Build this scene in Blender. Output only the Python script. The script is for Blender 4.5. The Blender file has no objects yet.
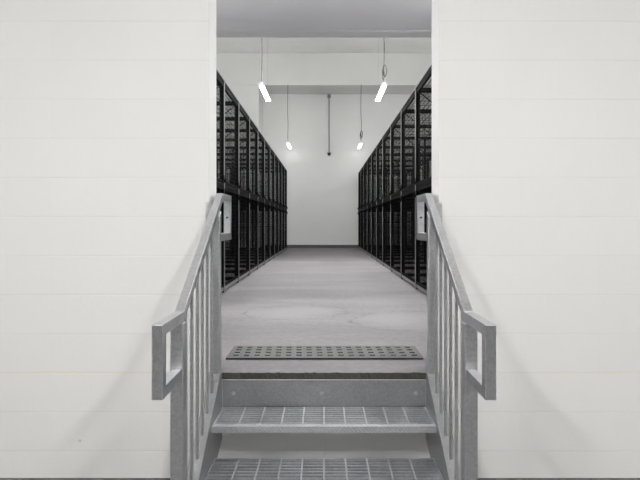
import bpy, bmesh, math, random
from mathutils import Vector, Matrix
random.seed(4)
C = bpy.context.scene.collection
SC = bpy.context.scene

# ------------------------------------------------------------------ helpers
class MB:
    """collects simple solids and links them as ONE mesh object"""
    def __init__(self):
        self.v = []; self.f = []; self.smooth = []
    def _add(self, vs, fs, smooth=False):
        o = len(self.v)
        self.v += [tuple(p) for p in vs]
        for f in fs:
            self.f.append(tuple(i + o for i in f)); self.smooth.append(smooth)
    def box(self, x0, x1, y0, y1, z0, z1):
        if x0 > x1: x0, x1 = x1, x0
        if y0 > y1: y0, y1 = y1, y0
        if z0 > z1: z0, z1 = z1, z0
        vs = [(x0,y0,z0),(x1,y0,z0),(x1,y1,z0),(x0,y1,z0),(x0,y0,z1),(x1,y0,z1),(x1,y1,z1),(x0,y1,z1)]
        fs = [(3,2,1,0),(4,5,6,7),(0,1,5,4),(1,2,6,5),(2,3,7,6),(3,0,4,7)]
        self._add(vs, fs); return self
    def prism(self, poly, axis, a, b):
        """poly: list of 2D points, extruded along axis ('x','y','z') from a to b"""
        def P(p, t):
            if axis == 'x': return (t, p[0], p[1])
            if axis == 'y': return (p[0], t, p[1])
            return (p[0], p[1], t)
        n = len(poly)
        vs = [P(p, a) for p in poly] + [P(p, b) for p in poly]
        fs = [tuple(range(n)), tuple(range(2*n-1, n-1, -1))]
        for i in range(n):
            j = (i+1) % n
            fs.append((j, i, n+i, n+j))
        self._add(vs, fs); return self
    def tube(self, p, q, r, n=10, caps=True, smooth=True):
        p, q = Vector(p), Vector(q); d = (q-p).normalized()
        u = d.orthogonal().normalized(); w = d.cross(u)
        vs = []
        for c in (p, q):
            for k in range(n):
                t = 2*math.pi*k/n
                vs.append(c + u*(r*math.cos(t)) + w*(r*math.sin(t)))
        o = len(self.v)
        self._add(vs, [(k, (k+1) % n, n+(k+1) % n, n+k) for k in range(n)], smooth)
        if caps:
            self._add(vs, [tuple(range(n-1,-1,-1)), tuple(range(n, 2*n))])
        return self
    def path(self, pts, r, n=8):
        for a, b in zip(pts[:-1], pts[1:]): self.tube(a, b, r, n)
        return self
    def wire(self, p, q, t):
        return self.tube(p, q, t, 4, caps=False, smooth=False)
    def build(self, name, mat, parent=None, bevel=0.0, seg=2):
        me = bpy.data.meshes.new(name)
        me.from_pydata(self.v, [], self.f)
        bm = bmesh.new(); bm.from_mesh(me)
        bmesh.ops.recalc_face_normals(bm, faces=bm.faces)
        bm.to_mesh(me); bm.free()
        if len(self.smooth) == len(me.polygons):
            me.polygons.foreach_set('use_smooth', self.smooth)
        me.materials.append(mat); me.update()
        o = bpy.data.objects.new(name, me); C.objects.link(o)
        if parent: o.parent = parent
        if bevel:
            m = o.modifiers.new('bevel', 'BEVEL'); m.width = bevel; m.segments = seg
            m.limit_method = 'ANGLE'; m.angle_limit = math.radians(40); m.harden_normals = True
            me.polygons.foreach_set('use_smooth', [True]*len(me.polygons))
        return o

def thing(name, label, cat, loc=(0,0,0), group=None):
    o = bpy.data.objects.new(name, None); C.objects.link(o)
    o.empty_display_size = 0.1
    o.location = loc; o['label'] = label; o['category'] = cat
    if group: o['group'] = group
    return o
def struct(o, label, cat):
    o['kind'] = 'structure'; o['label'] = label; o['category'] = cat; return o
def children(o): return [c for c in C.objects if c.parent == o]
def copy_tree(o, parent=None):
    c = o.copy(); C.objects.link(c)
    if parent: c.parent = parent
    for ch in children(o): copy_tree(ch, c)
    return c

# ------------------------------------------------------------------ materials
def new_mat(name):
    m = bpy.data.materials.new(name); m.use_nodes = True
    nt = m.node_tree; b = nt.nodes['Principled BSDF']
    return m, nt, b
def N(nt, t, **kw):
    n = nt.nodes.new(t)
    for k, v in kw.items():
        if k in n.inputs: n.inputs[k].default_value = v
        else: setattr(n, k, v)
    return n
def noise(nt, vec, scale, detail=4, rough=.55):
    n = N(nt, 'ShaderNodeTexNoise'); n.inputs['Scale'].default_value = scale
    n.inputs['Detail'].default_value = detail; n.inputs['Roughness'].default_value = rough
    nt.links.new(vec, n.inputs['Vector']); return n.outputs['Fac']
def ramp(nt, fac, stops):
    r = N(nt, 'ShaderNodeValToRGB'); e = r.color_ramp.elements
    while len(e) < len(stops): e.new(.5)
    for k, (p, c) in enumerate(stops):
        e[k].position = p; e[k].color = (c, c, c, 1) if isinstance(c, float) else (*c, 1)
    nt.links.new(fac, r.inputs['Fac']); return r.outputs['Color']
def math_n(nt, op, a, b=None, clamp=False):
    n = N(nt, 'ShaderNodeMath', operation=op); n.use_clamp = clamp
    for i, x in enumerate((a, b)):
        if x is None: continue
        if isinstance(x, (int, float)): n.inputs[i].default_value = x
        else: nt.links.new(x, n.inputs[i])
    return n.outputs[0]
def mix(nt, fac, a, b, mode='MIX'):
    n = N(nt, 'ShaderNodeMix', data_type='RGBA', blend_type=mode)
    for sock, x in ((n.inputs['Factor'], fac), (n.inputs['A'], a), (n.inputs['B'], b)):
        if isinstance(x, (int, float)): sock.default_value = x
        elif isinstance(x, tuple): sock.default_value = (*x, 1)
        else: nt.links.new(x, sock)
    return n.outputs['Result']
def obj_vec(nt):
    return N(nt, 'ShaderNodeTexCoord').outputs['Object']
def bump(nt, b, h, strength, dist):
    n = N(nt, 'ShaderNodeBump'); n.inputs['Strength'].default_value = strength
    n.inputs['Distance'].default_value = dist
    nt.links.new(h, n.inputs['Height']); nt.links.new(n.outputs['Normal'], b.inputs['Normal'])

def block_wall(name, col, line, zoff, chips=False, seam=None, axis='x'):
    """painted concrete block: courses 0.2032 high, blocks 0.4064 long"""
    m, nt, b = new_mat(name)
    v = obj_vec(nt)
    sep = N(nt, 'ShaderNodeSeparateXYZ'); nt.links.new(v, sep.inputs[0])
    com = N(nt, 'ShaderNodeCombineXYZ')
    nt.links.new(sep.outputs['X' if axis == 'x' else 'Y'], com.inputs['X'])
    nt.links.new(math_n(nt, 'ADD', sep.outputs['Z'], zoff), com.inputs['Y'])
    wob = noise(nt, v, 6, 2)
    br = N(nt, 'ShaderNodeTexBrick')
    br.offset = .5; br.squash = 1
    nt.links.new(com.outputs[0], br.inputs['Vector'])
    for k, x in (('Scale', 1.0), ('Mortar Size', .0045), ('Mortar Smooth', .35), ('Brick Width', .4064), ('Row Height', .2032), ('Bias', 0.0)):
        br.inputs[k].default_value = x
    br.inputs['Color1'].default_value = (1,1,1,1); br.inputs['Color2'].default_value = (.985,.985,.985,1)
    br.inputs['Mortar'].default_value = (1, 1, 1, 1)
    br2 = N(nt, 'ShaderNodeTexBrick'); br2.offset = 0
    nt.links.new(com.outputs[0], br2.inputs['Vector'])
    for k, x in (('Scale', 1.0), ('Mortar Size', .0045), ('Mortar Smooth', .35), ('Brick Width', 500.), ('Row Height', .2032), ('Bias', 0.0)):
        br2.inputs[k].default_value = x
    up = math_n(nt, 'ADD', math_n(nt, 'MULTIPLY', br.outputs['Fac'], .18), math_n(nt, 'MULTIPLY', br2.outputs['Fac'], .82))
    # joints half filled by the paint: modulated along their length
    fade = ramp(nt, noise(nt, v, 2.3, 3), [(.35, 0.15), (.65, 1.0)])
    joint = mix(nt, math_n(nt, 'MULTIPLY', fade, up), br.outputs['Color'], (line, line, line))
    big = ramp(nt, noise(nt, v, .8, 4), [(.3, (.975,.975,.975)), (.7, (1.,1.,1.))])
    c = mix(nt, 1.0, (col[0], col[1], col[2]), joint, 'MULTIPLY')
    c = mix(nt, 1.0, c, big, 'MULTIPLY')
    if seam is not None:
        d = math_n(nt, 'ABSOLUTE', math_n(nt, 'SUBTRACT', sep.outputs['Z'], math_n(nt, 'ADD', math_n(nt, 'MULTIPLY', wob, .02), seam-.01)))
        s = ramp(nt, d, [(.004, 1.0), (.012, 0.0)])
        s = math_n(nt, 'MULTIPLY', s, ramp(nt, noise(nt, v, 3.1, 3), [(.38, 0.1), (.6, 0.8)]))
        c = mix(nt, s, c, (.80, .755, .66))
    if chips:
        vo = N(nt, 'ShaderNodeTexVoronoi'); vo.inputs['Scale'].default_value = 8
        nt.links.new(v, vo.inputs['Vector'])
        spc = N(nt, 'ShaderNodeSeparateColor'); nt.links.new(vo.outputs['Color'], spc.inputs[0])
        spot = math_n(nt, 'MULTIPLY', ramp(nt, vo.outputs['Distance'], [(.05, 1.0), (.075, 0.0)]), math_n(nt, 'GREATER_THAN', spc.outputs[0], .72))
        low = ramp(nt, math_n(nt, 'ADD', sep.outputs['Z'], .6), [(.1, 1.0), (.62, 0.0)])
        patch = ramp(nt, noise(nt, v, 1.7, 2), [(.38, 0.0), (.5, 1.0)])
        c = mix(nt, math_n(nt, 'MULTIPLY', math_n(nt, 'MULTIPLY', spot, low), math_n(nt, 'MULTIPLY', patch, .75)), c, (.25, .24, .22))
    nt.links.new(c, b.inputs['Base Color'])
    b.inputs['Roughness'].default_value = .62; b.inputs['Specular IOR Level'].default_value = .3
    h = math_n(nt, 'ADD', math_n(nt, 'MULTIPLY', up, -.5),
               math_n(nt, 'MULTIPLY', noise(nt, v, 60, 5, .7), .5))
    bump(nt, b, h, .28, .004)
    return m

def painted(name, col, rough=.6, var=.04, bstr=.1, scale=3.):
    m, nt, b = new_mat(name)
    v = obj_vec(nt)
    c = mix(nt, noise(nt, v, scale, 5), tuple(x*(1-var) for x in col), tuple(min(1, x*(1+var)) for x in col))
    nt.links.new(c, b.inputs['Base Color']); b.inputs['Roughness'].default_value = rough
    bump(nt, b, noise(nt, v, 70, 4), bstr, .003)
    return m

def galvanised(name, base=.40, metal=.6, rough=.42, checker=False):
    m, nt, b = new_mat(name)
    v = obj_vec(nt)
    vo = N(nt, 'ShaderNodeTexVoronoi'); vo.inputs['Scale'].default_value = 110
    nt.links.new(v, vo.inputs['Vector'])
    sp = N(nt, 'ShaderNodeSeparateColor'); nt.links.new(vo.outputs['Color'], sp.inputs[0])
    f = math_n(nt, 'ADD', math_n(nt, 'MULTIPLY', sp.outputs[0], .35), math_n(nt, 'MULTIPLY', noise(nt, v, 9, 5), .65))
    c = ramp(nt, f, [(.25, (base*.86, base*.875, base*.905)), (.75, (base*1.1, base*1.11, base*1.13))])
    nt.links.new(c, b.inputs['Base Color'])
    b.inputs['Metallic'].default_value = metal
    nt.links.new(ramp(nt, f, [(.2, rough), (.8, rough+.10)]), b.inputs['Roughness'])
    if checker:
        wv = N(nt, 'ShaderNodeTexWave', wave_type='BANDS', bands_direction='DIAGONAL')
        wv.inputs['Scale'].default_value = 34; wv.inputs['Distortion'].default_value = 1.5
        nt.links.new(v, wv.inputs['Vector'])
        bump(nt, b, wv.outputs['Fac'], .22, .002)
    else:
        bump(nt, b, noise(nt, v, 120, 3), .06, .001)
    return m

def plain(name, col, rough=.5, metal=0., spec=.5):
    m, nt, b = new_mat(name)
    v = obj_vec(nt)
    c = mix(nt, noise(nt, v, 14, 3), tuple(x*.9 for x in col), tuple(min(1., x*1.1) for x in col))
    nt.links.new(c, b.inputs['Base Color'])
    b.inputs['Roughness'].default_value = rough; b.inputs['Metallic'].default_value = metal
    b.inputs['Specular IOR Level'].default_value = spec
    return m

def emitter(name, col, strength):
    m, nt, b = new_mat(name)
    b.inputs['Base Color'].default_value = (.9,.9,.9,1)
    b.inputs['Emission Color'].default_value = (*col, 1)
    b.inputs['Emission Strength'].default_value = strength
    return m

def concrete_floor():
    m, nt, b = new_mat('polished concrete')
    v = obj_vec(nt)
    sep = N(nt, 'ShaderNodeSeparateXYZ'); nt.links.new(v, sep.inputs[0])
    mp = N(nt, 'ShaderNodeMapping'); mp.inputs['Scale'].default_value = (.45, 1.3, 1)
    nt.links.new(v, mp.inputs['Vector'])
    big = noise(nt, mp.outputs[0], 1.1, 5, .6)
    fine = noise(nt, v, 22, 6, .7)
    f = math_n(nt, 'ADD', math_n(nt, 'MULTIPLY', big, .72), math_n(nt, 'MULTIPLY', fine, .28))
    c = ramp(nt, f, [(.40, (.090, .081, .087)), (.5, (.137, .126, .134)), (.60, (.185, .172, .180))])
    warp = noise(nt, v, 1.7, 6, .62)
    def pond(cx, cy, rx, ry, seed):
        dx = math_n(nt, 'DIVIDE', math_n(nt, 'SUBTRACT', sep.outputs['X'], cx), rx)
        dy = math_n(nt, 'DIVIDE', math_n(nt, 'SUBTRACT', sep.outputs['Y'], cy), ry)
        d = math_n(nt, 'SQRT', math_n(nt, 'ADD', math_n(nt, 'MULTIPLY', dx, dx), math_n(nt, 'MULTIPLY', dy, dy)))
        return math_n(nt, 'ADD', d, math_n(nt, 'MULTIPLY', math_n(nt, 'SUBTRACT', warp, .5), seed))
    # dried puddle marks: pale inside, a thin dark tide line round the edge
    for (cx, cy, rx, ry, sd) in ((-.22, 4.72, .50, .36, 1.9), (.62, 4.36, .42, .44, 1.7)):
        d = pond(cx, cy, rx, ry, sd)
        c = mix(nt, math_n(nt, 'MULTIPLY', ramp(nt, d, [(.25, 1.0), (1.0, 0.0)]), .6), c, (.215, .206, .21))
        edge = ramp(nt, math_n(nt, 'ABSOLUTE', math_n(nt, 'SUBTRACT', d, 1.0)), [(.0, 1.0), (.055, 0.0)])
        c = mix(nt, math_n(nt, 'MULTIPLY', math_n(nt, 'MULTIPLY', edge, .85), ramp(nt, noise(nt, v, 3.3, 3), [(.4, .1), (.62, 1.0)])), c, (.062, .058, .06))
    nt.links.new(c, b.inputs['Base Color'])
    nt.links.new(ramp(nt, big, [(.3, .5), (.7, .68)]), b.inputs['Roughness'])
    b.inputs['Specular IOR Level'].default_value = .35
    bump(nt, b, fine, .12, .003)
    return m

M = {}
M['wall_front'] = block_wall('white painted block', (.80, .796, .788), .93, 10.16, chips=True, seam=.003)
M['wall_far'] = block_wall('white painted block far', (.80, .80, .79), .955, 10.16)
M['wall_side'] = block_wall('white painted block side', (.80, .80, .79), .955, 10.16, axis='y')
M['ceiling'] = painted('off white concrete ceiling', (.86, .86, .85), var=.05)
M['beam'] = painted('off white concrete beam', (.66, .66, .65), var=.06, scale=1.2)
M['soffit'] = painted('grey painted soffit', (.76, .76, .775), var=.05, scale=1.5)
M['back'] = painted('darkened unseen wall', (.07, .07, .072))  # unseen wall made dark so the front faces of the steel reflect less
M['floor'] = concrete_floor()
M['floor_low'] = painted('lower concrete floor', (.11, .108, .108), var=.1)
M['edge'] = painted('raw brown concrete edge', (.040, .038, .033), rough=.9, var=.35, bstr=.5, scale=25)
M['base'] = plain('dark grey rubber', (.07, .07, .075), .6)
M['galv'] = galvanised('galvanised steel', .64, 1., .29)
M['galv_plate'] = galvanised('galvanised plate', .42, .95, .34)
M['grate'] = galvanised('galvanised grating', .85, 1., .29)
M['nose'] = galvanised('checker plate', .72, .95, .34, checker=True)
M['plate'] = galvanised('dull perforated steel', .042, .3, .5)
M['black'] = plain('satin black powder coat', (.004, .004, .0043), .5, 0., .08)
M['strip'] = plain('grey steel strip', (.20, .20, .205), .4, .3)
M['cap'] = plain('lit rail top strip', (.5, .5, .5), .4, .2)  # pale colour stands in for light on the head rail top
M['rail'] = plain('matt black paint', (.003, .003, .0032), .7, 0., .03)
M['post'] = plain('black painted post', (.004, .004, .0043), .36, 0., .25)
M['wire'] = plain('black coated wire', (.005, .005, .0055), .6, 0., .1)
M['dark'] = plain('near black', (.012, .012, .012), .7)
M['bolt'] = galvanised('zinc bolt', .5, .8, .35)
M['white'] = plain('white enamel', (.8, .8, .8), .4)
M['cable'] = plain('grey cable', (.045, .045, .045), .6)
M['conduit'] = plain('grey conduit', (.24, .24, .25), .5)
M['tube'] = emitter('fluorescent tube', (1., 1., .99), 520.)
M['tube_far'] = emitter('fluorescent tube far pair', (1., 1., .99), 9.)
M['fill_tube_aisles'] = emitter('added fill tube outer aisles', (1., 1., .99), 150.)  # this and the next two: tubes of added lamps out of view
M['fill_tube_high'] = emitter('added fill tube high', (1., 1., .99), 330.)
M['fill_tube_soffit'] = emitter('added fill tube soffit', (1., 1., 1.), 235.)
M['tube_low'] = emitter('fluorescent tube lower room', (1., .988, .972), 360.)
M['fill_tube_mid'] = emitter('added fill tube lower room middle', (1., .988, .972), 190.)  # for the lamp added above the stair foot

# ------------------------------------------------------------------ setting
WY = 2.808            # room face of the wall with the opening
WB = 3.000            # hall face of it
OW = .598             # half width of the opening
OT = 2.235            # head of the opening
LF = -.545            # lower floor
LC = 3.05             # ceiling of the lower room
HX = 3.45             # half width of the hall
FAR = 17.5
HC = 5.955            # hall ceiling
BEAM_Y, BEAM_Z = 16.37, 4.985
SOF_Y, SOF_Z = 6.5, 3.02

# wall with the opening: cells of a 3 x 3 grid, the middle one left open
def grid_wall(xs, zs, holes, y0, y1, name, mat):
    mb = MB(); nx, nz = len(xs)-1, len(zs)-1
    solid = lambda i, k: 0 <= i < nx and 0 <= k < nz and (i, k) not in holes
    idx = {}
    V = []; F = []
    def vid(i, k, s):
        key = (i, k, s)
        if key not in idx:
            idx[key] = len(V); V.append((xs[i], (y0, y1)[s], zs[k]))
        return idx[key]
    for i in range(nx):
        for k in range(nz):
            if not solid(i, k): continue
            F.append((vid(i,k,0), vid(i+1,k,0), vid(i+1,k+1,0), vid(i,k+1,0)))
            F.append((vid(i,k+1,1), vid(i+1,k+1,1), vid(i+1,k,1), vid(i,k,1)))
            if not solid(i-1,k): F.append((vid(i,k,0), vid(i,k+1,0), vid(i,k+1,1), vid(i,k,1)))
            if not solid(i+1,k): F.append((vid(i+1,k,0), vid(i+1,k,1), vid(i+1,k+1,1), vid(i+1,k+1,0)))
            if not solid(i,k-1): F.append((vid(i,k,0), vid(i,k,1), vid(i+1,k,1), vid(i+1,k,0)))
            if not solid(i,k+1): F.append((vid(i,k+1,0), vid(i+1,k+1,0), vid(i+1,k+1,1), vid(i,k+1,1)))
    mb._add(V, F)
    return mb.build(name, mat)

struct(grid_wall([-3.8, -OW, OW, 3.8], [LF, -.035, OT, HC+.1], {(1,1)}, WY, WB, 'wall_front', M['wall_front']),
       'white painted block wall with an open doorway at the top of the stairs', 'wall')
# lower room shell
struct(MB().box(-3.8, 3.8, -4.6, WY, LF-.12, LF).build('floor_lower', M['floor_low']), 'grey concrete floor at the foot of the stairs', 'floor')
struct(MB().box(-3.9, -3.8, -4.6, WY, LF, LC).build('wall_left', M['wall_side']), 'white block side wall of the lower room on its left', 'wall')
struct(MB().box(3.8, 3.9, -4.6, WY, LF, LC).build('wall_right', M['wall_side']), 'white block side wall of the lower room on its right', 'wall')
struct(MB().box(-3.8, 3.8, -4.7, -4.6, LF, LC).build('wall_back', M['back']), 'unseen dark wall behind the viewer', 'wall')
struct(MB().box(-3.8, 3.8, -4.6, WY, LC, LC+.1).build('ceiling_lower', M['ceiling']), 'white ceiling of the lower room', 'ceiling')
# hall shell
struct(MB().box(-HX, HX, WB, FAR, -.2, 0).build('floor_hall', M['floor']), 'grey concrete hall floor with dried puddle marks', 'floor')
# rough concrete edge in the doorway: top is floor concrete, the lip is raw
mb = MB(); n = 90
V = []; F = []
for i in range(n+1):
    x = -OW + 2*OW*i/n
    j = random.uniform(-1, 1); jz = max(0, random.gauss(0, .004))
    V += [(x, WB, 0), (x, WY + .002 + .004*abs(j) + jz, 0), (x, WY + .006, -.0352)]
for i in range(n):
    a = 3*i
    F += [(a, a+1, a+4, a+3), (a+1, a+2, a+5, a+4)]
mb._add(V, F)
o = mb.build('floor_threshold', M['floor']); o.data.materials.append(M['edge'])
for p in o.data.polygons:
    if abs(p.normal.z) < .7: p.material_index = 1
# keep the normals outward
bm = bmesh.new(); bm.from_mesh(o.data)
for f in bm.faces:
    if f.normal.z < -.5 or (abs(f.normal.z) < .7 and f.normal.y > 0): f.normal_flip()
bm.to_mesh(o.data); bm.free()
struct(o, 'concrete sill in the doorway with a rough brown broken edge', 'floor')
struct(MB().box(-HX-.1, -HX, WB, FAR, 0, HC).build('wall_hall_left', M['wall_side']), 'white side wall behind the left lockers', 'wall')
struct(MB().box(HX, HX+.1, WB, FAR, 0, HC).build('wall_hall_right', M['wall_side']), 'white side wall behind the right lockers', 'wall')
struct(MB().box(-HX, HX, FAR, FAR+.1, 0, HC).build('wall_far', M['wall_far']), 'white block wall at the far end of the hall', 'wall')
struct(MB().box(-HX, HX, WB, FAR, HC, HC+.1).build('ceiling_hall', M['ceiling']), 'high off-white ceiling of the hall', 'ceiling')
mb = MB(); mb.box(-HX, HX, BEAM_Y, FAR, BEAM_Z, HC)
struct(mb.build('ceiling_beam', M['beam']), 'deep off-white concrete beam under the ceiling by the far wall', 'beam')
struct(MB().box(-HX, -1.97, BEAM_Y, FAR, 0, BEAM_Z).build('wall_pier', M['beam'], bevel=.01), 'off-white pier projecting from the far wall behind the left lockers', 'wall')
struct(MB().box(-1.97, HX, FAR-.015, FAR, 0, .1).build('baseboard_far', M['base']), 'dark grey baseboard along the far wall', 'baseboard')
# low soffit just inside the doorway, with a shallow raised border
mb = MB()
mb.box(-HX, HX, WB, SOF_Y, SOF_Z+.002, SOF_Z+.35)
mb.box(-HX, HX, SOF_Y-.22, SOF_Y, SOF_Z, SOF_Z+.002)
mb.box(-HX, -1.2, WB, SOF_Y-.22, SOF_Z, SOF_Z+.002)
mb.box(1.22, HX, WB, SOF_Y-.22, SOF_Z, SOF_Z+.002)
struct(mb.build('ceiling_soffit', M['soffit']), 'low grey soffit slab just inside the doorway', 'ceiling')

# ------------------------------------------------------------------ stairs
SI = .527                                    # inner face of the stringers
Z1, Z2 = -.172, -.344                        # tread tops
st = thing('steel_staircase', 'short grey galvanised steel stair with open grating treads climbing to the doorway', 'stairs', (0, 2.3, LF))
def L(y, z): return (y-2.3, z-LF)            # world (y, z) to the stair's own frame
def top_z(y): return .0113 - .65*(2.752-y)   # top edge of the stringer
for s in (-1, 1):
    mb = MB()
    yb = 1.93
    prof = [L(WY-.012, top_z(2.752)), L(2.752, top_z(2.752)), L(yb, top_z(yb)), L(yb, LF), L(2.18, LF), L(WY-.012, -.335)]
    mb.prism(prof, 'x', s*SI, s*(SI+.008))
    # outward top and bottom flanges of the channel
    e = .008
    fl = [L(WY-.012, top_z(2.752)), L(2.752, top_z(2.752)), L(yb, top_z(yb)), L(yb, top_z(yb)-e), L(2.752, top_z(2.752)-e), L(WY-.012, top_z(2.752)-e)]
    mb.prism(fl, 'x', s*(SI+.008), s*(SI+.058))
    fb = [L(2.18, LF), L(WY-.012, -.335), L(WY-.012, -.327), L(2.18, LF+.008)]
    mb.prism(fb, 'x', s*(SI+.008), s*(SI+.058))
    mb.build('stringer', M['galv_plate'], st)
# closing plate under the sill, bolted to the wall
mb = MB()
y0, z0 = L(WY-.003, -.172-.03); y1, z1 = L(WY-.0004, -.0354)
mb.box(-SI+.0002, SI-.0002, y0, y1, z0, z1)
rp = mb.build('riser_plate', M['galv_plate'], st)
for x in (-.471, -.012, .477):
    b_ = MB(); yy, zz = L(WY-.003, -.106)
    b_.tube((x, yy, zz), (x, yy-.004, zz), .011, 12); b_.tube((x, yy-.004, zz), (x, yy-.011, zz), .007, 6, smooth=False)
    b_.build('bolt', M['bolt'], rp)

def make_tread(zt, yf, yb):
    fy, fz = L(yf, zt); by, _ = L(yb, zt)
    hw = SI-.002
    g = MB(); y = fy+.060
    while y < by-.006:
        g.box(-hw+.0075, hw-.0075, y-.0035, y+.0035, fz-.030, fz-.001)
        y += .0302
    g.box(-hw+.0075, hw-.0075, by-.006, by, fz-.030, fz-.001)
    for k in range(-5, 6):
        x = k*.1013
        if abs(x) < hw-.02:
            g.box(x-.0035, x+.0035, fy+.0385, by, fz-.007, fz+.0005)
    t = g.build('grating_tread', M['grate'], st)
    nb = MB()                                                       # checker-plate nosing
    nb.prism([(fy, fz+.001), (fy+.038, fz+.001), (fy+.038, fz-.004), (fy+.005, fz-.004), (fy+.005, fz-.028), (fy, fz-.028)], 'x', -hw, hw)
    nb.build('nosing', M['nose'], t)
    for s in (-1, 1):                                               # angle at each end
        tr = MB()
        tr.prism([(s*hw, fz+.001), (s*(hw-.007), fz+.001), (s*(hw-.007), fz-.040), (s*(hw-.03), fz-.040), (s*(hw-.03), fz-.045), (s*hw, fz-.045)], 'y', fy+.0385, by)
        tr.build('end_angle', M['grate'], t)
make_tread(Z1, 2.522, 2.795)
make_tread(Z2, 2.290, 2.580)

# ------------------------------------------------------------------ handrails
RX = .558
EYE = .775
def make_rail(s, label):
    t = thing('stair_handrail', label, 'handrail', (s*RX, 2.068, LF), 'galvanised stair handrails')
    def P(y, z): return (y-2.068, z-LF)
    w = .019; hh = .040                       # half width and height of the rail tube
    ztop, zlow = .164+EYE, -.337+EYE
    yA, yB, yF, yN = 2.88, 2.08, 3.150, 1.805  # upper bend, lower bend, far end, near end
    sl = (ztop-zlow)/(yA-yB)
    pw = .025
    # sloping top rail
    mb = MB()
    vd = hh*math.sqrt(1+sl*sl)
    mb.prism([P(yB, zlow), P(yA, ztop), P(yA, ztop-vd), P(yB, zlow-vd)], 'x', -w, w)
    mb.build('top_rail', M['galv'], t, bevel=.005, seg=3)
    # rectangular return loop at each end
    def loop(y_in, y_out, z_hi, z_lo, y_post, name):
        m = MB(); d = 1 if y_out > y_in else -1
        yi, yo, yp = P(y_in,0)[0]+d*.0006, P(y_out,0)[0], P(y_post,0)[0]+d*.0006
        zh, zl = z_hi-LF, z_lo-LF
        m.prism([(yi, zh), (yo, zh), (yo, zl), (yp, zl), (yp, zl+hh), (yo-d*.042, zl+hh), (yo-d*.042, zh-hh), (yi, zh-hh)], 'x', -w, w)
        return m.build(name, M['galv'], t, bevel=.003)
    up = loop(yA, yF, ztop, -.090+EYE, 2.805, 'end_loop')
    h = MB(); hy, hz = P(yF-.042, .037+EYE)
    h.tube((0, hy-.0012, hz), (0, hy+.002, hz), .0062, 12)
    h.build('weep_hole', M['dark'], up)
    loop(yB, yN, zlow, -.590+EYE, 2.043, 'end_loop')
    # posts
    def rail_under(y): return ztop - sl*(yA-y) - vd
    for yc in (2.068, 2.780):
        y0, y1 = yc-pw, yc+pw
        if yc < 2.5:
            za, zb = top_z(y0)+.001, top_z(y1)+.001
            zt0, zt1 = zlow-hh-.001, zlow-hh-.001
        else:
            za, zb = top_z(2.752)+.001, top_z(2.752)+.001
            zt0, zt1 = rail_under(y0), rail_under(y1)
        m = MB(); m.prism([P(y0, za), P(y1, zb), P(y1, zt1), P(y0, zt0)], 'x', -pw, pw)
        m.build('post', M['galv'], t, bevel=.005, seg=3)
    for k in range(6):
        yc = 2.155+.1*k; a = .0063; xo = -s*.0055
        m = MB()
        m.prism([P(yc-a, top_z(yc-a)+.0008), P(yc+a, top_z(yc+a)+.0008), P(yc+a, rail_under(yc+a)), P(yc-a, rail_under(yc-a))], 'x', xo-a, xo+a)
        m.build('picket', M['galv'], t, bevel=.0015)
    # lug that ties the rail to the wall face
    m = MB(); ya, zc = P(2.7995, .10+EYE)
    m.box(s*pw, s*(pw+.030), ya, ya+.008, zc-.105, zc+.012)
    m.build('wall_lug', M['galv'], t)
    return t
make_rail(-1, 'galvanised steel handrail with pickets and rectangular end loops left of the stairs')
make_rail(1, 'galvanised steel handrail with pickets and rectangular end loops right of the stairs')

# ------------------------------------------------------------------ perforated floor plate
pt = thing('floor_plate', 'dark perforated anti-slip steel plate lying on the floor inside the doorway', 'floor plate', (.003, 3.24, 0))
PW, PD, TH = .562, .152, .010
cols, rows = 18, 4
xs = [-PW]; pitch = 2*PW/(cols+.35)
for i in range(cols):
    c0 = -PW + pitch*(i+.675)
    xs += [c0-.016, c0+.016]
xs.append(PW)
ys = [-PD]; py = 2*PD/(rows+.5)
for k in range(rows):
    c0 = -PD + py*(k+.9)
    ys += [c0-.0115, c0+.0115]
ys.append(PD)
V = []; F = []; idx = {}
def pv(i, k, z):
    key = (i, k, z)
    if key not in idx:
        # stagger: every other row shifts a little sideways
        x = xs[i]
        if 0 < i < len(xs)-1:
            r = min(rows-1, max(0, (k-1)//2))
            x += .003*(1.5-r)
        idx[key] = len(V); V.append((x, ys[k], z))
    return idx[key]
hole = lambda i, k: i % 2 == 1 and k % 2 == 1
nx, ny = len(xs)-1, len(ys)-1
for i in range(nx):
    for k in range(ny):
        if hole(i, k):
            q = [(i,k),(i+1,k),(i+1,k+1),(i,k+1)]
            for a, b_ in zip(q, q[1:]+q[:1]):
                F.append((pv(*a, TH), pv(*b_, TH), pv(*b_, .002), pv(*a, .002)))
        else:
            F.append((pv(i,k,TH), pv(i+1,k,TH), pv(i+1,k+1,TH), pv(i,k+1,TH)))
mb = MB(); mb._add(V, F)
o = mb.build('tread_sheet', M['plate'], pt)
m = MB()
for (a, b_, c_, d) in ((-PW-.003, PW+.003, -PD-.003, -PD), (-PW-.003, PW+.003, PD, PD+.003), (-PW-.003, -PW, -PD, PD), (PW, PW+.003, -PD, PD)):
    m.box(a, b_, c_, d, 0.0005, TH-.001)
m.build('turned_edge', M['dark'], pt)
MB().box(-PW, PW, -PD, PD, .0005, .002).build('dark_backing', M['dark'], pt)  # near-black sheet seen through the slots

# ------------------------------------------------------------------ storage lockers
def mesh_sheet(mb, o, u, v, du, dv, pitch, t=.0021):
    """welded wire sheet from o along unit vectors u (length du) and v (length dv)"""
    o, u, v = Vector(o), Vector(u), Vector(v)
    n = max(1, round(du/pitch)); k = max(1, round(dv/pitch))
    for i in range(1, n):
        a = o + u*(du*i/n); mb.wire(a, a + v*dv, t)
    for j in range(1, k):
        a = o + v*(dv*j/k); mb.wire(a, a + u*du, t)

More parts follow.
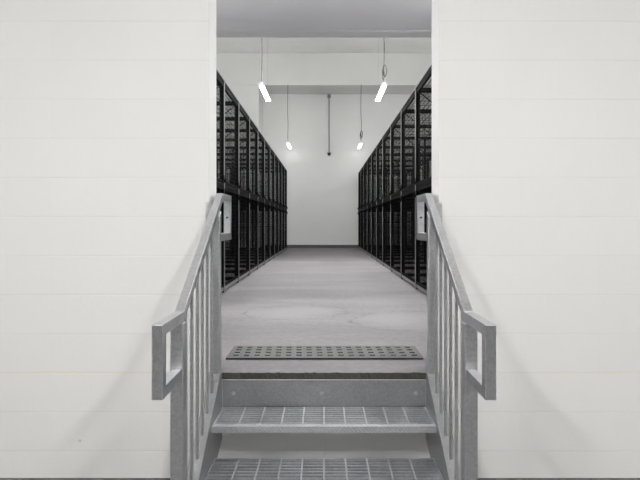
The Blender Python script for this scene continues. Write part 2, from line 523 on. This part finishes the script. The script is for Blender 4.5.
LH, MID, DEP = 2.40, 1.215, 1.55
def make_locker(s, b, end=False):
    """s: -1 row on the left, 1 row on the right; b: bay length"""
    t = thing('storage_locker', 'x', 'locker')
    P_ = .052                                         # post size
    def bx(mb, u0, u1, *r): return mb.box(s*u0, s*u1, *r)
    # posts
    for u in (0, DEP-P_):
        bx(MB(), u, u+P_, .001, P_, .0, LH).build('post', M['post'], t)
    # partition at the near end of the bay
    m = MB()
    for (z0, z1) in ((.03, .075), (MID-.06, MID-.022), (MID+.022, MID+.06), (LH-.055, LH-.01)):
        bx(m, P_, DEP-P_, .010, .040, z0, z1)
    bx(m, DEP*.5-.015, DEP*.5+.015, .014, .036, .075, MID-.06); bx(m, DEP*.5-.015, DEP*.5+.015, .014, .036, MID+.06, LH-.055)
    mesh_sheet(m, (s*P_, .025, .075), (s,0,0), (0,0,1), DEP-2*P_, MID-.06-.075, .05)
    mesh_sheet(m, (s*P_, .025, MID+.06), (s,0,0), (0,0,1), DEP-2*P_, LH-.055-MID-.06, .05)
    m.tube((s*P_, .018, LH-.06), (s*(DEP*.5), .018, MID+.55), .006, 6)
    m.build('partition', M['black'], t)
    if end:
        m = MB()
        for u in (0, DEP-P_): bx(m, u, u+P_, b-P_, b-.002, 0, LH)
        for (z0, z1) in ((.03, .075), (MID-.06, MID-.022), (MID+.022, MID+.06), (LH-.055, LH-.01)):
            bx(m, P_, DEP-P_, b-.040, b-.010, z0, z1)
        mesh_sheet(m, (s*P_, b-.025, .075), (s,0,0), (0,0,1), DEP-2*P_, MID-.06-.075, .05)
        mesh_sheet(m, (s*P_, b-.025, MID+.06), (s,0,0), (0,0,1), DEP-2*P_, LH-.055-MID-.06, .05)
        m.build('end_partition', M['black'], t)
    y0 = P_+.002; y1 = b-(P_+.004 if end else .003)
    # aisle-side rails: sill, middle, head
    for nm, z0, z1 in (('sill_rail', .022, .060), ('middle_rail', MID-.02, MID+.02), ('head_rail', LH-.045, LH)):
        bx(MB(), .004, .040, y0, y1, z0, z1).build(nm, M['strip'] if nm == 'sill_rail' else M['rail'], t)
    bx(MB(), -.003, -.0002, .003, .045, .0, LH-.012).build('edge_strip', M['strip'], t)
    bx(MB(), -.003, .03, .003, b-.002, LH+.0005, LH+.006).build('lit_top_strip', M['cap'], t)  # bright sliver drawn as a strip, for the lit top of the rail
    # back
    m = MB()
    for z0 in (.022, MID-.02, LH-.045): bx(m, DEP-.040, DEP-.004, y0, y1, z0, z0+.04)
    mesh_sheet(m, (s*(DEP-.02), y0, .062), (0,1,0), (0,0,1), y1-y0, MID-.082, .06)
    mesh_sheet(m, (s*(DEP-.02), y0, MID+.02), (0,1,0), (0,0,1), y1-y0, LH-.065-MID, .06)
    m.build('back_panel', M['wire'], t)
    # deck between the tiers (sheet steel) and wire roof
    bx(MB(), .042, DEP-.042, y0, y1, MID-.012, MID+.004).build('deck', M['rail'], t)
    m = MB()
    bx(m, .046, DEP-.046, y0, y0+.025, LH-.035, LH-.008); bx(m, .046, DEP-.046, y1-.025, y1, LH-.035, LH-.008)
    mesh_sheet(m, (s*.046, y0, LH-.02), (s,0,0), (0,1,0), DEP-.092, y1-y0, .06)
    m.build('roof_panel', M['wire'], t)
    # doors
    for (z0, z1) in ((.066, MID-.026), (MID+.026, LH-.051)):
        m = MB(); f = .026; a0, a1 = y0+.004, y1-.004
        for (p0, p1, q0, q1) in ((a0, a0+f, z0, z1), (a1-f, a1, z0, z1), (a0+f, a1-f, z0, z0+f), (a0+f, a1-f, z1-f, z1)):
            bx(m, .002, .028, p0, p1, q0, q1)
        mesh_sheet(m, (s*.015, a0+f, z0+f), (0,1,0), (0,0,1), a1-a0-2*f, z1-z0-2*f, .05)
        d = m.build('door', M['rail'], t)
        hb = MB(); zc = z1-.05 if z0 < 1 else z0+.05
        bx(hb, -.012, .0015, a1-.06, a1-.005, zc-.03, zc+.03)
        hb.tube((s*-.02, a1-.03, zc-.012), (s*-.02, a1-.03, zc-.05), .014, 8)
        hb.build('hasp', M['black'], d)
    return t

ORD = ['first', 'second', 'third', 'fourth', 'fifth', 'sixth', 'seventh', 'eighth', 'ninth', 'tenth']
def row(s, x, ystart, b, n, side):
    base = make_locker(s, b); last = make_locker(s, b, end=True)
    # index 0 is the bay mostly hidden by the doorway
    for i in range(n):
        if i == n-1: o = last
        else: o = base if i == 0 else copy_tree(base)
        o.location = (s*x, ystart + b*i, 0)
        if i == 0:
            o['label'] = f'black wire mesh double locker at the doorway end of the {side} row'
        elif i == n-1:
            o['label'] = f'black wire mesh double locker at the far end of the {side} row'
        else:
            o['label'] = f'black wire mesh double locker, {ORD[i]} from the doorway in the {side} row'
        o['group'] = f'black mesh lockers in the {side} row'
row(-1, 1.13, 6.10-1.037, 1.037, 11, 'left')
row(1, 1.094, 6.43-1.2, 1.2, 10, 'right')

# ------------------------------------------------------------------ lamps
def make_lamp(z_top, z_tube, tube, coil):
    """double-tube strip hung by one cable; origin at the middle of the fitting"""
    t = thing('pendant_light', 'x', 'light')
    hl = .60
    m = MB(); m.prism([(-.022, .05), (.022, .05), (.022, .016), (-.022, .016)], 'y', -hl, hl)
    hs = m.build('housing', M['white'], t)
    for y in (-hl-.004, hl-.012):
        MB().box(-.052, .052, y, y+.016, -.022, .019).build('end_cap', M['white'], hs)
    for x in (-.03, .03):
        MB().tube((x, -hl+.014, -.004), (x, hl-.014, -.004), .0135, 12).build('tube', tube, t)
    m = MB()
    H = z_top - z_tube
    m.path([(0, -hl+.1, .05), (.0, -hl+.1, .30), (.006, -hl+.1, .6), (-.008, -hl+.1, H*.55), (0, -hl+.1, H)], .008, 6)
    m.path([(0, hl-.1, .05), (0, hl-.1, H)], .0012, 4)
    m.build('cable', M['cable'], t)
    if coil:
        m = MB(); pts = []
        for k in range(17):
            a = 2*math.pi*k/16
            pts.append((.034*math.sin(a)*.9+.012, -hl+.1+.02*math.cos(a), .27 + .11*math.cos(a)))
        m.path(pts, .010, 6); m.path([(p[0]*.6-.02, p[1], p[2]-.05) for p in pts], .007, 6)
        m.build('cable_coil', M['cable'], t)
    return t
ZT = .775+2.44
for (x, y, coil, top, lab) in (
        (-1.10, 10.05, False, HC, 'bright strip light on a long cable, nearer one on the left side of the aisle'),
        (1.06, 10.05, True, HC, 'bright strip light with looped cable, nearer one on the right side of the aisle'),
        (-1.09, 16.80, False, BEAM_Z, 'small bright strip light near the far wall, left one of the pair'),
        (1.12, 16.80, True, BEAM_Z, 'small bright strip light near the far wall, right one of the pair')):
    o = make_lamp(top, ZT, M['tube_far'] if y > 12 else M['tube'], coil)
    o.location = (x, y, ZT); o['label'] = lab; o['group'] = 'pendant strip lights in the hall'
# unseen lamps added to brighten the hall: outer aisles, and two under the soffit
for s, side in ((-1, 'left'), (1, 'right')):
    for (y, nm) in ((6.6, 'near'), (10.4, 'far')):
        o = make_lamp(HC, 3.4, M['fill_tube_aisles'], False)
        o.location = (s*2.95, y, 3.4); o['label'] = f'added unseen strip light over the outer aisle behind the {side} lockers, {nm} end'
        o['group'] = 'added fill lights over the outer aisles'
    o = make_lamp(SOF_Z, 2.40, M['fill_tube_soffit'], False)
    o.location = (s*2.3, 4.2, 2.40); o['label'] = f'added unseen strip light under the low soffit on the {side}'; o['group'] = 'added fill lights under the soffit'
for (y, z, lab) in ((8.0, 4.3, 'added unseen strip light high over the aisle just past the soffit edge'), (11.5, 5.35, 'added unseen strip light close to the hall ceiling over the aisle')):
    o = make_lamp(HC, z, M['fill_tube_high'], False)  # added lamps hidden above the soffit line, to even out the hall light
    o.location = (0, y, z); o['label'] = lab; o['group'] = 'added fill lights high over the aisle'
# strip lights of the lower room, behind and above the viewer
for (x, y, lab) in ((-1.6, -1.0, 'strip light on the lower room ceiling left of the viewer'),
                    (1.6, -1.0, 'strip light on the lower room ceiling right of the viewer'),
                    (0., .3, 'added unseen strip light of the lower room over the foot of the stairs')):  # middle lamp added to brighten treads and rail tops
    o = make_lamp(LC, 2.56, M['fill_tube_mid'] if x == 0 else M['tube_low'], False)
    o.location = (x, y, 2.56); o['label'] = lab; o['group'] = 'strip lights of the lower room'

# ------------------------------------------------------------------ conduit drop on the far wall
cd = thing('conduit_drop', 'thin grey vertical conduit with small box at each end on the far wall', 'conduit', (.165, FAR-.04, 3.08))
MB().tube((0,0,0), (0,0,1.78), .017, 8).build('pipe', M['conduit'], cd)
m = MB(); m.box(-.055, .055, -.035, .039, 1.78, 1.88); m.build('junction_box', M['conduit'], cd, bevel=.006)
m = MB(); m.box(-.06, .06, -.03, .039, -.03, .0); m.tube((0,-.0,-.03), (0,-.0,-.09), .045, 10); m.build('end_fitting', M['dark'], cd)

# ------------------------------------------------------------------ camera, world, output look
cam = bpy.data.cameras.new('camera'); co = bpy.data.objects.new('camera', cam); C.objects.link(co)
co.location = (0, 0, EYE); co.rotation_euler = (math.pi/2, 0, 0)
cam.sensor_fit = 'HORIZONTAL'; cam.sensor_width = 36; cam.lens = 36*540/640
cam.shift_x = -4/640; cam.shift_y = -16/640
cam.clip_start = .05; cam.clip_end = 100
SC.camera = co
w = bpy.data.worlds.new('world'); SC.world = w; w.use_nodes = True
w.node_tree.nodes['Background'].inputs['Color'].default_value = (0, 0, 0, 1)
vs = SC.view_settings
vs.view_transform = 'Standard'; vs.look = 'None'; vs.exposure = 0; vs.gamma = 1
vs.use_curve_mapping = False
cy = SC.cycles
cy.use_denoising = True
try: cy.denoiser = 'OPENIMAGEDENOISE'
except Exception: pass
cy.max_bounces = 14; cy.diffuse_bounces = 9; cy.glossy_bounces = 5
cy.sample_clamp_indirect = 6; cy.sample_clamp_direct = 12
